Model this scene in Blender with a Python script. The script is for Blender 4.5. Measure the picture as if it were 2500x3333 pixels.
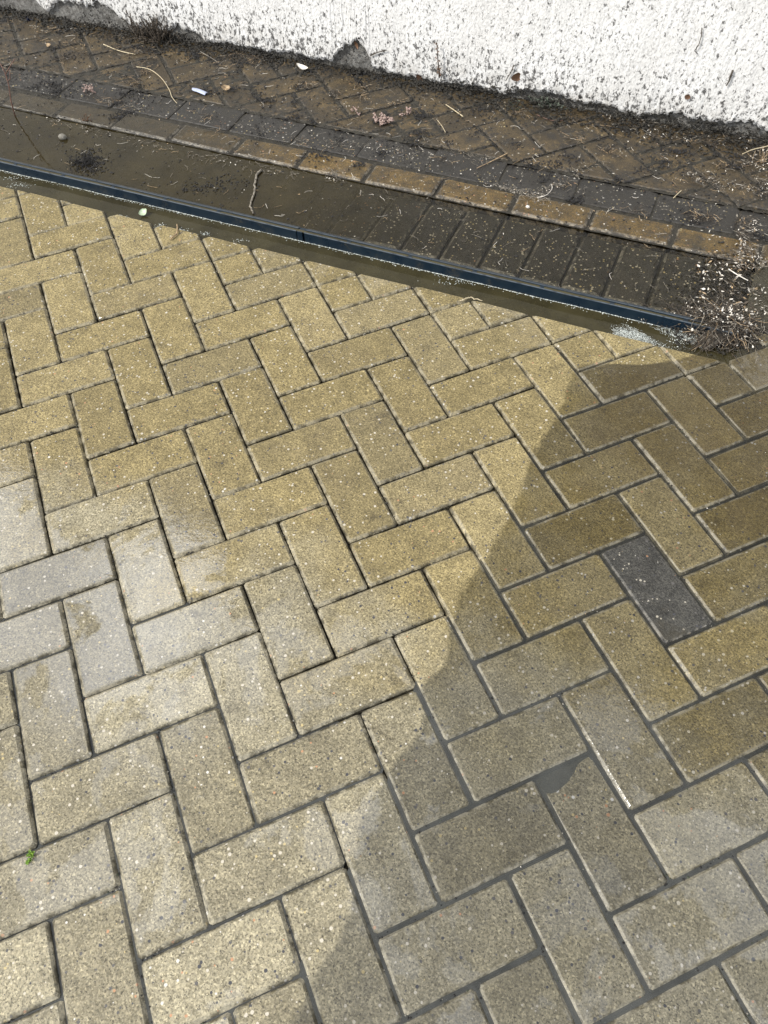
import bpy, math, random
import numpy as np
from mathutils import Matrix, Vector
for o in list(bpy.data.objects): bpy.data.objects.remove(o)
S = bpy.context.scene
COL = S.collection
rnd = random.Random(7)
rng = np.random.default_rng(11)

# ------------------------------------------------------------------ camera, sky, sun
# world axes: X runs along the drain to the right, Y towards the wall, Z up, metres
CR = np.array([[0.92195909, -0.29875702, 0.24644610],
               [0.38602207, 0.76027844, -0.52245923],
               [-0.03127929, 0.57681967, 0.81627242]])
CC = np.array([0.97043091, -0.52255417, 1.19471115])
FPX = 2516.98
cam = bpy.data.objects.new('camera', bpy.data.cameras.new('camera'))
COL.objects.link(cam)
cam.data.sensor_fit = 'VERTICAL'; cam.data.sensor_height = 36
cam.data.lens = 36 * FPX / 3333
cam.data.clip_start = 0.02; cam.data.clip_end = 400
M = Matrix([[*CR[i], CC[i]] for i in range(3)] + [[0, 0, 0, 1]])
cam.matrix_world = M
S.camera = cam

SUN_EL = math.radians(46)
SUN_DIR = Vector((-0.76, -0.65, 0)).normalized()        # horizontal direction towards the sun
W = bpy.data.worlds.new('World'); S.world = W; W.use_nodes = True
nt = W.node_tree; nt.nodes.clear()
wo = nt.nodes.new('ShaderNodeOutputWorld')
sky = nt.nodes.new('ShaderNodeTexSky'); sky.sky_type = 'NISHITA'; sky.sun_disc = False
sky.sun_elevation = SUN_EL; sky.sun_rotation = math.atan2(SUN_DIR.x, SUN_DIR.y)
sky.dust_density = 2.5
bg = nt.nodes.new('ShaderNodeBackground'); bg.inputs['Strength'].default_value = 0.10
nt.links.new(sky.outputs[0], bg.inputs[0])
# broken white cloud over the whole sky
tc = nt.nodes.new('ShaderNodeTexCoord')
cn = nt.nodes.new('ShaderNodeTexNoise'); cn.inputs['Scale'].default_value = 2.2
cn.inputs['Detail'].default_value = 7; cn.inputs['Roughness'].default_value = 0.55
nt.links.new(tc.outputs['Generated'], cn.inputs['Vector'])
cr = nt.nodes.new('ShaderNodeMapRange'); cr.interpolation_type = 'SMOOTHSTEP'
cr.inputs['From Min'].default_value = 0.36; cr.inputs['From Max'].default_value = 0.58
nt.links.new(cn.outputs[0], cr.inputs['Value'])
cb = nt.nodes.new('ShaderNodeBackground'); cb.inputs['Color'].default_value = (0.95, 0.97, 1.0, 1)
cb.inputs['Strength'].default_value = 1.9
cm = nt.nodes.new('ShaderNodeMixShader')
nt.links.new(cr.outputs[0], cm.inputs[0]); nt.links.new(bg.outputs[0], cm.inputs[1]); nt.links.new(cb.outputs[0], cm.inputs[2])
nt.links.new(cm.outputs[0], wo.inputs[0])

sl = bpy.data.lights.new('sun', 'SUN'); sl.energy = 4.2; sl.angle = math.radians(0.6); sl.color = (1, 0.955, 0.88)
so = bpy.data.objects.new('sun', sl); COL.objects.link(so)
sd = Vector((SUN_DIR.x * math.cos(SUN_EL), SUN_DIR.y * math.cos(SUN_EL), math.sin(SUN_EL)))
so.rotation_euler = sd.to_track_quat('Z', 'Y').to_euler(); so.location = sd * 30
S.view_settings.view_transform = 'Standard'; S.view_settings.look = 'None'
S.view_settings.exposure = 0.0; S.view_settings.gamma = 1.0
S.view_settings.use_curve_mapping = False

# ------------------------------------------------------------------ helpers
D2F = 2500 / 1659
def G(x, y, z=0.0):
    """a spot seen in the photograph, found on the level z of the real ground"""
    d = CR @ np.array([(x * D2F - 1250) / FPX, -(y * D2F - 1666.5) / FPX, -1.0])
    t = (z - CC[2]) / d[2]
    return CC + t * d
def GW(x, y, Y=1.79):
    """the same on the upright wall plane"""
    d = CR @ np.array([(x * D2F - 1250) / FPX, -(y * D2F - 1666.5) / FPX, -1.0])
    t = (Y - CC[1]) / d[1]
    return CC + t * d

def link(name, me, mat=None, parent=None, loc=None):
    o = bpy.data.objects.new(name, me); COL.objects.link(o)
    if mat is not None and me is not None and not me.materials: me.materials.append(mat)
    if parent is not None: o.parent = parent
    if loc is not None: o.location = loc
    return o
def tag(o, label=None, cat=None, group=None, kind=None):
    if label: o['label'] = label
    if cat: o['category'] = cat
    if group: o['group'] = group
    if kind: o['kind'] = kind
    return o
def thing(name, label, cat, loc=(0, 0, 0), group=None):
    return tag(link(name, None, loc=loc), label, cat, group)

class Soup:
    """collects small shapes into one mesh"""
    def __init__(s): s.v = []; s.f = []; s.m = []
    def add(s, vs, fs, m=0):
        b = len(s.v); s.v += [tuple(map(float, p)) for p in vs]
        s.f += [tuple(i + b for i in f) for f in fs]; s.m += [m] * len(fs)
    def box(s, x0, x1, y0, y1, z0, z1, m=0):
        vs = [(x, y, z) for z in (z0, z1) for y in (y0, y1) for x in (x0, x1)]
        s.add(vs, [(0, 2, 3, 1), (4, 5, 7, 6), (0, 1, 5, 4), (2, 6, 7, 3), (0, 4, 6, 2), (1, 3, 7, 5)], m)
    def tube(s, pts, r0, r1=None, n=5, m=0):
        r1 = r0 if r1 is None else r1
        P = [np.array(p, float) for p in pts]; vs = []; fs = []; k = len(P)
        for i, p in enumerate(P):
            t = P[min(i + 1, k - 1)] - P[max(i - 1, 0)]; t = t / (np.linalg.norm(t) + 1e-9)
            a = np.cross(t, (0.3, 0.2, 1.0)); a /= np.linalg.norm(a) + 1e-9; b = np.cross(t, a)
            r = r0 + (r1 - r0) * i / (k - 1)
            for j in range(n):
                w = 2 * math.pi * j / n
                vs.append(p + r * (math.cos(w) * a + math.sin(w) * b))
        for i in range(k - 1):
            for j in range(n):
                fs.append((i * n + j, i * n + (j + 1) % n, (i + 1) * n + (j + 1) % n, (i + 1) * n + j))
        fs.append(tuple(range(n - 1, -1, -1))); fs.append(tuple((k - 1) * n + j for j in range(n)))
        s.add(vs, fs, m)
    def flake(s, p, ln, wd, yaw, pitch=0.0, roll=0.0, bend=0.2, m=0):
        c, sn = math.cos(yaw), math.sin(yaw)
        loc = [(-ln / 2, 0, 0), (-ln * .1, wd / 2, 0), (ln / 2, 0, 0), (-ln * .1, -wd / 2, 0), (0, 0, -bend * wd)]
        vs = []
        for x, y, z in loc:
            z2 = z + x * math.sin(pitch) + y * math.sin(roll)
            x2, y2 = x * math.cos(pitch), y * math.cos(roll)
            vs.append((p[0] + x2 * c - y2 * sn, p[1] + x2 * sn + y2 * c, p[2] + z2 + wd * .15))
        s.add(vs, [(0, 4, 1), (1, 4, 2), (2, 4, 3), (3, 4, 0)], m)
    def lump(s, p, r, sq=1.0, m=0, R=rnd):
        base = [(1, 0, 0), (-1, 0, 0), (0, 1, 0), (0, -1, 0), (0, 0, 1), (0, 0, -1)]
        a = R.uniform(0, 6.28); c, sn = math.cos(a), math.sin(a); vs = []
        for x, y, z in base:
            k = r * R.uniform(.6, 1.25)
            vs.append((p[0] + (x * c - y * sn) * k, p[1] + (x * sn + y * c) * k, p[2] + z * k * sq))
        s.add(vs, [(0, 2, 4), (2, 1, 4), (1, 3, 4), (3, 0, 4), (2, 0, 5), (1, 2, 5), (3, 1, 5), (0, 3, 5)], m)
    def mesh(s, name, mats, smooth=False):
        me = bpy.data.meshes.new(name); me.from_pydata(s.v, [], s.f)
        for m in (mats if isinstance(mats, (list, tuple)) else [mats]): me.materials.append(m)
        me.polygons.foreach_set('material_index', s.m)
        if smooth: me.polygons.foreach_set('use_smooth', [True] * len(me.polygons))
        me.update(); return me
    def build(s, name, mats, parent=None, smooth=False, loc=None):
        return link(name, s.mesh(name, mats, smooth), None, parent, loc)

# ------------------------------------------------------------------ materials
class NT:
    def __init__(s, name):
        s.mat = bpy.data.materials.new(name); s.mat.use_nodes = True
        s.t = s.mat.node_tree; s.t.nodes.clear()
        s.out = s.t.nodes.new('ShaderNodeOutputMaterial')
        s.b = s.t.nodes.new('ShaderNodeBsdfPrincipled'); s.link(s.b.outputs[0], s.out.inputs[0])
        s._pos = None
    def link(s, a, b): s.t.links.new(a, b)
    def node(s, ty, **k):
        n = s.t.nodes.new(ty)
        for a, v in k.items(): setattr(n, a, v)
        return n
    def set(s, inp, v):
        if hasattr(v, 'is_output') or isinstance(v, bpy.types.NodeSocket): s.link(v, inp)
        elif v is not None: inp.default_value = v
    @property
    def pos(s):
        if s._pos is None: s._pos = s.node('ShaderNodeNewGeometry').outputs['Position']
        return s._pos
    def xyz(s):
        n = s.node('ShaderNodeSeparateXYZ'); s.link(s.pos, n.inputs[0]); return n.outputs
    def noise(s, scale, detail=3, rough=.55, vec=None, dist=0.0):
        n = s.node('ShaderNodeTexNoise'); n.inputs['Scale'].default_value = scale
        n.inputs['Detail'].default_value = detail; n.inputs['Roughness'].default_value = rough
        n.inputs['Distortion'].default_value = dist
        s.link(vec if vec is not None else s.pos, n.inputs['Vector']); return n.outputs[0]
    def vor(s, scale, feature='F1', vec=None, rand=1.0):
        n = s.node('ShaderNodeTexVoronoi', feature=feature); n.inputs['Scale'].default_value = scale
        n.inputs['Randomness'].default_value = rand
        s.link(vec if vec is not None else s.pos, n.inputs['Vector']); return n
    def math(s, op, a, b=None, c=None, clamp=False):
        n = s.node('ShaderNodeMath', operation=op); n.use_clamp = clamp
        s.set(n.inputs[0], a)
        if b is not None: s.set(n.inputs[1], b)
        if c is not None: s.set(n.inputs[2], c)
        return n.outputs[0]
    def step(s, v, a, b, t0=0.0, t1=1.0):
        n = s.node('ShaderNodeMapRange', interpolation_type='SMOOTHSTEP'); s.link(v, n.inputs['Value'])
        n.inputs['From Min'].default_value = a; n.inputs['From Max'].default_value = b
        n.inputs['To Min'].default_value = t0; n.inputs['To Max'].default_value = t1
        return n.outputs[0]
    def mix(s, f, a, b, mode='MIX'):
        n = s.node('ShaderNodeMix', data_type='RGBA', blend_type=mode)
        s.set(n.inputs[0], f)
        for i, v in ((6, a), (7, b)):
            if isinstance(v, tuple) and len(v) == 3: v = (*v, 1)
            s.set(n.inputs[i], v)
        return n.outputs[2]
    def ramp(s, v, stops, interp='LINEAR'):
        n = s.node('ShaderNodeValToRGB'); s.link(v, n.inputs[0]); n.color_ramp.interpolation = interp
        e = n.color_ramp.elements
        while len(e) < len(stops): e.new(0.5)
        for i, (p, c) in enumerate(stops): e[i].position = p; e[i].color = (*c, 1)
        return n.outputs[0]
    def bump(s, h, strength=.4, dist=.002, normal=None):
        n = s.node('ShaderNodeBump'); n.inputs['Strength'].default_value = strength
        n.inputs['Distance'].default_value = dist; s.link(h, n.inputs['Height'])
        if normal is not None: s.link(normal, n.inputs['Normal'])
        return n.outputs[0]
    def attr(s, name):
        return s.node('ShaderNodeAttribute', attribute_name=name).outputs['Fac']
    def objrand(s): return s.node('ShaderNodeObjectInfo').outputs['Random']
    def P(s, **k):
        names = dict(col='Base Color', rough='Roughness', norm='Normal', spec='Specular IOR Level', coat='Coat Weight',
                     coatr='Coat Roughness', coati='Coat IOR', coatn='Coat Normal', ior='IOR', metal='Metallic', trans='Transmission Weight')
        for a, v in k.items():
            if isinstance(v, tuple) and len(v) == 3: v = (*v, 1)
            s.set(s.b.inputs[names[a]], v)
        return s.mat

def simple(name, col, rough=.7, var=.35, scale=120, col2=None, spec=.4):
    m = NT(name); n = m.noise(scale, 3)
    c2 = col2 or tuple(c * (1 - var) for c in col)
    r = m.objrand()
    c = m.mix(m.step(n, .3, .7), col, c2)
    return m.P(col=c, rough=rough, spec=spec)

def aggregate(m, base, grains, chips_density=.16, fine_dark=.5, chip_gain=1.0, chip_scale=165):
    """concrete of small grains with pale, ochre and dark chips"""
    g = m.vor(430); gr = m.node('ShaderNodeSeparateColor'); m.link(g.outputs['Color'], gr.inputs[0])
    tone = m.ramp(gr.outputs[0], grains)
    c = m.mix(0.9, base, m.mix(1.0, base, tone, 'MULTIPLY'))
    lump = m.math('ADD', m.math('MULTIPLY', m.noise(260, 4, .75), 1.5), -.05)
    c = m.mix(1.0, c, m.ramp(lump, [(.30, (.52, .50, .46)), (.52, (.93, .93, .92)), (.78, (1.42, 1.39, 1.33))]), 'MULTIPLY')
    # tiny dark pits
    pit = m.step(m.noise(330, 3, .65), .562, .655)
    c = m.mix(m.math('MULTIPLY', pit, fine_dark), c, (.035, .030, .022))
    # sparse chips of stone of many colours
    v = m.vor(chip_scale); vs = m.node('ShaderNodeSeparateColor'); m.link(v.outputs['Color'], vs.inputs[0])
    size = m.math('MULTIPLY', vs.outputs[1], .34)
    inside = m.math('LESS_THAN', v.outputs['Distance'], m.math('ADD', size, .10))
    pick = m.math('LESS_THAN', vs.outputs[0], chips_density)
    k = chip_gain
    chip = m.ramp(vs.outputs[2], [(0, (.48 * k, .44 * k, .36 * k)), (.30, (.42 * k, .34 * k, .17 * k)), (.48, (.56 * k, .54 * k, .49 * k)),
                                  (.60, (.40 * k, .22 * k, .12 * k)), (.68, (.05, .05, .055)), (.86, (.09, .085, .08))], 'CONSTANT')
    mask = m.math('MULTIPLY', inside, pick)
    c = m.mix(mask, c, chip)
    return c, gr.outputs[1], mask

def brick_material():
    m = NT('ochre_paver'); x = m.xyz(); r = m.objrand(); edge = m.attr('edge')
    big = m.noise(4.5, 4, .6); mid = m.noise(22, 4, .6); fine = m.noise(900, 2)
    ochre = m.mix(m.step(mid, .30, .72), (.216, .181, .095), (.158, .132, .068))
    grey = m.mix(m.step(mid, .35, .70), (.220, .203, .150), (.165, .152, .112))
    # damp, saturated near the drain; away from it drier, with sky reflection painted in grey
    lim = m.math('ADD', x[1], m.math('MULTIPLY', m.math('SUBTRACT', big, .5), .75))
    dry = m.step(lim, .17, -.10)  # also weights the paleness painted for reflected sky
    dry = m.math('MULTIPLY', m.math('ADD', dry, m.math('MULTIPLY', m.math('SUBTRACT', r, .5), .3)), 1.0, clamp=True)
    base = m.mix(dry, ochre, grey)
    r2 = m.math('FRACT', m.math('MULTIPLY', r, 17.3))
    base = m.mix(m.step(r2, .70, 1.0, 0, .28), base, (.125, .116, .090))
    smut = m.math('MULTIPLY', m.step(m.noise(14, 6, .68), .53, .70), m.step(m.noise(55, 4, .7), .40, .62))
    base = m.mix(m.math('MULTIPLY', smut, .62), base, (.058, .050, .033))
    hsv = m.node('ShaderNodeHueSaturation'); m.link(base, hsv.inputs['Color'])
    m.set(hsv.inputs['Value'], m.math('ADD', .83, m.math('MULTIPLY', r, .32))); base = hsv.outputs[0]
    c, gh, chips = aggregate(m, base, [(0, (.58, .56, .48)), (.5, (1.0, .98, .92)), (.85, (1.2, 1.17, 1.1)), (1, (1.7, 1.66, 1.55))], .20, .85)
    # water running from the end of the drain down the slope: a soaked strip with a wavy rim
    fc = m.node('ShaderNodeFloatCurve'); cv = fc.mapping.curves[0]
    RIM = [(-.8, .820), (-.50, .813), (-.405, .824), (-.30, .795), (-.19, .803), (-.113, .822), (-.065, .798), (.0, .818), (.056, .808), (.111, .801),
           (.243, .821), (.358, .830), (.48, .829), (.563, .840), (.621, .847), (.751, .852), (.774, .89), (.809, .985), (.9, 1.10)]
    while len(cv.points) < len(RIM): cv.points.new(.5, .5)
    for p_, (yy, xx) in zip(cv.points, RIM): p_.location = ((yy + .8) / 1.7, xx - .5)
    fc.mapping.update()
    m.link(m.math('DIVIDE', m.math('ADD', x[1], .8), 1.7), fc.inputs['Value'])
    rim = m.math('ADD', fc.outputs[0], .5)
    wob = m.math('MULTIPLY', m.math('SUBTRACT', m.noise(30, 3, .5), .5), .020)
    dd = m.math('SUBTRACT', m.math('ADD', x[0], wob), rim)
    wet = m.step(dd, -.004, .010)
    blot = m.math('MULTIPLY', m.step(m.noise(7, 4, .6), .42, .62), m.step(x[1], -.25, .25, .25, 1.0))
    wetcol = m.mix(blot, m.mix(1.0, c, (.50, .51, .53), 'MULTIPLY'), m.mix(1.0, c, (.52, .505, .42), 'MULTIPLY'))
    # mud left where the flow spills on to the paving
    silt = m.math('MULTIPLY', m.step(m.math('ADD', x[1], m.math('MULTIPLY', m.math('SUBTRACT', big, .5), .5)), .34, .66), m.step(x[0], .84, .97))
    wetcol = m.mix(m.math('MULTIPLY', silt, .45), wetcol, m.mix(m.step(m.noise(200, 4, .7), .4, .62), (.060, .043, .018), (.034, .025, .012)))
    tv = m.node('ShaderNodeHueSaturation'); m.link(wetcol, tv.inputs['Color'])
    m.set(tv.inputs['Value'], m.math('ADD', .78, m.math('MULTIPLY', r2, .40))); wetcol = tv.outputs[0]
    c = m.mix(wet, c, wetcol)
    # worn pale arrises and black dirt lodged in the joints
    dirtn = m.noise(42, 6, .72)
    arr = m.math('MULTIPLY', m.step(edge, .45, .18), m.step(dirtn, .38, .55))
    c = m.mix(m.math('MULTIPLY', arr, .35), c, (.36, .34, .28))
    dirt = m.math('MULTIPLY', m.step(edge, .34, .04), m.step(dirtn, .56, .44))
    c = m.mix(m.math('MULTIPLY', dirt, .78), c, (.030, .028, .020))
    zone = m.math('MULTIPLY', m.math('MULTIPLY', m.step(x[0], .62, .30), m.step(x[1], -.42, -.22)), m.step(x[1], .20, .02))
    nf = m.math('ADD', m.noise(5, 6, .66, dist=.5), m.math('MULTIPLY', r2, .10))
    film = m.math('ADD', m.math('MULTIPLY', m.step(nf, .488, .540), zone), m.math('MULTIPLY', m.step(nf, .60, .64), .35))
    rough = m.math('SUBTRACT', .52, m.math('MULTIPLY', wet, .17))
    h = m.math('ADD', m.math('MULTIPLY', gh, .8), m.math('MULTIPLY', fine, .7))
    h = m.math('ADD', h, m.math('MULTIPLY', m.noise(160, 3), 1.4))
    nb = m.bump(h, .55, .0011)
    cbn = m.bump(m.noise(70, 4, .65), .25, .0016)
    coat = m.math('MULTIPLY', m.math('ADD', m.math('MULTIPLY', wet, .06), m.math('MULTIPLY', film, .95), clamp=True), m.step(edge, .15, .5))
    return m.P(col=c, rough=rough, norm=nb, spec=.36, coat=coat, coatr=.10, coatn=cbn, coati=2.6)

def dark_paver(name, base, base2, mudcol, mud=.5, chip=.22, rough=.32, gain=.8, pits=.5, worn=.5, fade=0, silt=0):
    m = NT(name); r = m.objrand(); edge = m.attr('edge')
    mid = m.noise(26, 4, .6)
    b = m.mix(m.step(mid, .3, .7), base, base2)
    hsv = m.node('ShaderNodeHueSaturation'); m.link(b, hsv.inputs['Color'])
    m.set(hsv.inputs['Value'], m.math('ADD', .8, m.math('MULTIPLY', r, .4))); b = hsv.outputs[0]
    c, gh, chips = aggregate(m, b, [(0, (.45, .45, .42)), (.5, (1, 1, 1)), (1, (1.7, 1.65, 1.55))], chip, pits, gain, 150)
    md = m.step(m.noise(9, 5, .65), .62 - .3 * mud, .80 - .3 * mud)
    c = m.mix(m.math('MULTIPLY', md, .85), c, m.mix(m.step(m.noise(240, 3), .35, .65), mudcol, tuple(k * .6 for k in mudcol)))
    if silt:
        sp = m.math('MULTIPLY', m.step(m.noise(6.5, 7, .72), .47, .60), m.step(m.noise(70, 5, .72), .36, .56))
        c = m.mix(m.math('MULTIPLY', sp, silt), c, m.mix(m.step(m.noise(300, 3, .7), .45, .62), (.012, .0115, .011), (.035, .031, .025)))
    if fade:
        fx = m.math('MULTIPLY', m.step(m.math('ADD', m.xyz()[0], m.math('MULTIPLY', m.noise(12, 5, .65), .5)), .25, -.35), fade)
        c = m.mix(fx, c, m.mix(m.step(m.noise(60, 5, .7), .4, .6), mudcol, tuple(k * .5 for k in mudcol)))
    dirtn = m.noise(85, 4, .65)
    arr = m.math('MULTIPLY', m.step(edge, .40, .15), m.step(dirtn, .40, .60))
    c = m.mix(m.math('MULTIPLY', arr, worn), c, (.27, .25, .21))
    dirt = m.math('MULTIPLY', m.step(edge, .35, .02), m.step(dirtn, .58, .44))
    c = m.mix(m.math('MULTIPLY', dirt, .9), c, (.018, .017, .015))
    h = m.math('ADD', gh, m.math('MULTIPLY', m.noise(300, 4, .7), 1.6))
    return m.P(col=c, rough=rough, norm=m.bump(h, .6, .0014), spec=.5)

def water_material(name, mud, lo, hi, axis='x', a=0, b=1, rough=.04, ripple=.10, rs=28):
    """muddy water: silt hides the bottom by an amount that grows along one world axis (depth)"""
    m = NT(name); x = m.xyz()
    v = m.math('ADD', x[0 if axis == 'x' else 1], m.math('MULTIPLY', m.math('SUBTRACT', m.noise(11, 4, .6), .5), .45))
    f = m.step(v, a, b, lo, hi)
    col = m.mix(m.step(m.noise(9, 6, .7), .32, .7), mud, tuple(c * .55 for c in mud))
    col = m.mix(m.math('MULTIPLY', m.step(m.noise(330, 3, .7), .62, .70), .5), col, tuple(c * 2.2 for c in mud))
    m.P(col=col, rough=.6, spec=0.0, norm=m.bump(m.noise(rs, 3, .5), ripple, .004))
    tr = m.node('ShaderNodeBsdfTransparent'); tr.inputs[0].default_value = (.86, .84, .76, 1)
    mx = m.node('ShaderNodeMixShader'); m.link(f, mx.inputs[0]); m.link(tr.outputs[0], mx.inputs[1]); m.link(m.b.outputs[0], mx.inputs[2])
    # the skin of the water also mirrors where it is clear
    gl = m.node('ShaderNodeBsdfGlossy'); gl.inputs['Roughness'].default_value = rough
    fr = m.node('ShaderNodeFresnel'); fr.inputs['IOR'].default_value = 1.33
    m.link(m.b.inputs['Normal'].links[0].from_socket, gl.inputs['Normal'])
    mx2 = m.node('ShaderNodeMixShader'); m.link(fr.outputs[0], mx2.inputs[0]); m.link(mx.outputs[0], mx2.inputs[1]); m.link(gl.outputs[0], mx2.inputs[2])
    m.link(mx2.outputs[0], m.out.inputs[0])
    return m.mat

def render_material():
    m = NT('white_pebbledash'); x = m.xyz()
    z = x[2]
    st = m.node('ShaderNodeMapping'); st.inputs['Rotation'].default_value = (0, .5, 0); st.inputs['Scale'].default_value = (1, 1, .62)
    m.link(m.pos, st.inputs[0]); vec = st.outputs[0]
    n1 = m.noise(112, 5, .74, vec); n2 = m.noise(52, 5, .74, vec); n3 = m.noise(190, 4, .7, vec)
    low = m.step(z, .20, .0)
    th = m.math('SUBTRACT', m.math('ADD', .562, m.math('MULTIPLY', m.noise(6, 5, .65), .10)), m.math('MULTIPLY', low, .075))
    p1 = m.step(m.math('SUBTRACT', n1, th), -.012, .03)
    p2 = m.step(m.math('SUBTRACT', n2, m.math('ADD', th, .055)), -.02, .03)
    splash = m.math('MULTIPLY', m.step(z, .11, .0), m.step(m.noise(24, 6, .7), .40, .66))
    p3 = m.step(n3, .54, .62)
    white = m.mix(m.step(m.noise(6, 4), .3, .7), (.75, .75, .74), (.68, .675, .66))
    c = m.mix(m.math('MULTIPLY', p3, .52), m.mix(m.math('MULTIPLY', splash, .6), white, (.36, .33, .28)), (.30, .295, .285))
    c = m.mix(m.math('MULTIPLY', p1, .85), c, (.040, .038, .036))
    c = m.mix(m.math('MULTIPLY', p2, .9), c, (.055, .052, .05))
    h = m.math('SUBTRACT', m.noise(150, 3, .6, vec), m.math('MULTIPLY', m.math('MAXIMUM', p1, p2), .5))
    return m.P(col=c, rough=.85, norm=m.bump(h, .8, .004), spec=.2)

def stone_material():
    m = NT('old_grey_render')
    n = m.noise(60, 5, .7); n2 = m.noise(260, 3, .7)
    c = m.mix(m.step(n, .35, .65), (.27, .265, .25), (.12, .115, .105))
    c = m.mix(m.step(n2, .55, .7), c, (.03, .029, .027))
    return m.P(col=c, rough=.9, norm=m.bump(m.math('ADD', n, n2), 1.0, .006), spec=.2)

def soil_material(name='wet_soil', a=(.030, .027, .021), b=(.012, .011, .009)):
    m = NT(name); n = m.noise(90, 5, .7); n2 = m.noise(420, 3)
    c = m.mix(m.step(n, .35, .65), a, b)
    c = m.mix(m.step(n2, .64, .72), c, (.16, .13, .08))
    return m.P(col=c, rough=.6, norm=m.bump(m.math('ADD', n, n2), 1, .004), spec=.4)

def plastic_material():
    m = NT('navy_plastic'); n = m.noise(35, 4, .6); f = m.noise(500, 2)
    c = m.mix(m.step(n, .35, .7), (.0035, .012, .023), (.006, .016, .027))
    c = m.mix(m.step(f, .70, .76), c, (.10, .11, .10))
    lip_glint = m.math('MULTIPLY', m.step(m.xyz()[2], .0137, .0147), m.step(m.noise(45, 4, .65), .30, .55))  # grey-blue highlight along the lip, painted into the plastic's colour
    c = m.mix(m.math('MULTIPLY', lip_glint, .75), c, (.085, .105, .125))
    smear = m.math('MULTIPLY', m.step(m.noise(13, 6, .7), .54, .66), m.step(m.noise(150, 4, .7), .42, .60))
    c = m.mix(m.math('MULTIPLY', smear, .55), c, (.060, .055, .038))
    return m.P(col=c, rough=m.step(n, .3, .7, .26, .42), spec=.5, norm=m.bump(m.noise(60, 3), .15, .002))

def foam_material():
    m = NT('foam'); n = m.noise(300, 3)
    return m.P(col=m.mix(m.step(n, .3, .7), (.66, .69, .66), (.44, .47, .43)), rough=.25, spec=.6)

def leafmat(name, a, b, rough=.6):
    return simple(name, a, rough, col2=b, scale=180)

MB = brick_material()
MSOL = dark_paver('wet_charcoal_paver', (.034, .032, .028), (.018, .0175, .0155), (.028, .025, .018), .12, .46, .40, .85)
MBRN = dark_paver('wet_brown_paver', (.100, .066, .021), (.054, .036, .0125), (.034, .028, .015), .35, .26, .36, .8, .5, .45, .85, .45)
MDRK = dark_paver('wet_grey_paver', (.021, .0195, .018), (.012, .0115, .011), (.026, .023, .018), .50, .30, .45, .7, .6, .08, 0, .5)
MAPR = dark_paver('muddy_paver', (.064, .046, .022), (.038, .028, .014), (.044, .032, .0165), .65, .14, .50, .8, .8, .10, 0, .85)
MCHAR = dark_paver('charcoal_paver', (.054, .054, .050), (.028, .028, .026), (.052, .045, .029), .35, .26, .42, .7)
MOLIVE = soil_material('olive_silt', (.026, .023, .012), (.015, .013, .008))
MSOIL = soil_material()
MBED = soil_material('joint_dirt', (.040, .036, .026), (.018, .016, .012))
MSILT = soil_material('dark_silt', (.026, .025, .026), (.009, .009, .010))
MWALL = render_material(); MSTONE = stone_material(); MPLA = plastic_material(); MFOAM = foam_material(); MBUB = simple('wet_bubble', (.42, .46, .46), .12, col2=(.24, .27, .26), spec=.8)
MPALE = leafmat('pale_dry_leaf', (.74, .71, .65), (.50, .46, .40))
MTAN = leafmat('tan_dry_leaf', (.46, .34, .20), (.16, .11, .07))
MTWIG = leafmat('dead_twig', (.090, .070, .050), (.030, .025, .019))
MSTRAW = leafmat('straw', (.55, .48, .33), (.38, .31, .20))
MPINK = leafmat('pink_stonecrop', (.27, .17, .155), (.40, .32, .27))
MREDT = leafmat('reddish_stem', (.20, .11, .085), (.10, .06, .045))
MGREEN = leafmat('bright_green_leaf', (.16, .27, .03), (.10, .19, .02))
MPGRN = leafmat('pale_green_leaf', (.48, .56, .42), (.36, .44, .30), .4)
MMOSS = leafmat('dull_moss', (.060, .070, .045), (.030, .036, .024), .8)
MROOT = leafmat('grey_root', (.30, .27, .22), (.07, .06, .05))
MRUST = leafmat('rusty_leaf', (.16, .085, .045), (.09, .05, .03))
MBLUE = leafmat('blue_scrap', (.015, .03, .12), (.01, .02, .06), .3)
MGREYST = leafmat('grey_stone', (.22, .21, .18), (.13, .12, .10), .7)
MSCRAP = simple('bluish_plastic', (.42, .46, .60), .22, col2=(.30, .34, .46), scale=90, spec=.6)
m = NT('dark_brickwork'); bt = m.node('ShaderNodeTexBrick')
bt.inputs['Scale'].default_value = 1.0; bt.inputs['Brick Width'].default_value = .225; bt.inputs['Row Height'].default_value = .075
bt.inputs['Mortar Size'].default_value = .006; bt.inputs['Color1'].default_value = (.10, .062, .045, 1); bt.inputs['Color2'].default_value = (.065, .045, .036, 1)
bt.inputs['Mortar'].default_value = (.12, .11, .10, 1)
mp = m.node('ShaderNodeMapping'); mp.inputs['Rotation'].default_value = (math.radians(-90), 0, 0); m.link(m.pos, mp.inputs[0]); m.link(mp.outputs[0], bt.inputs[0])
MUP = m.P(col=bt.outputs[0], rough=.85)
MW_GAP = water_material('muddy_water', (.046, .040, .019), .90, .94, 'x', -1, 1)
MW_PUD = water_material('puddle_water', (.036, .0285, .0118), .90, .03, 'x', -.05, .40)
MW_SLOT = water_material('slot_water', (.075, .067, .038), .92, .96, 'x', -1, 1)
MW_JNT = water_material('joint_water', (.078, .081, .076), .74, .34, 'y', -.3, .5, .05, .06)  # light grey colour stands in for reflected sky, denser towards low Y
MW_FILM = water_material('film_water', (.085, .078, .055), .20, .50, 'x', -1, 1, .06, .15, 60)

# ------------------------------------------------------------------ ground
g = Soup(); g.add([(-60, -60, -.075), (60, -60, -.075), (60, 60, -.075), (-60, 60, -.075)], [(0, 1, 2, 3)])
tag(g.build('ground', MBED), kind='structure')

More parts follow.
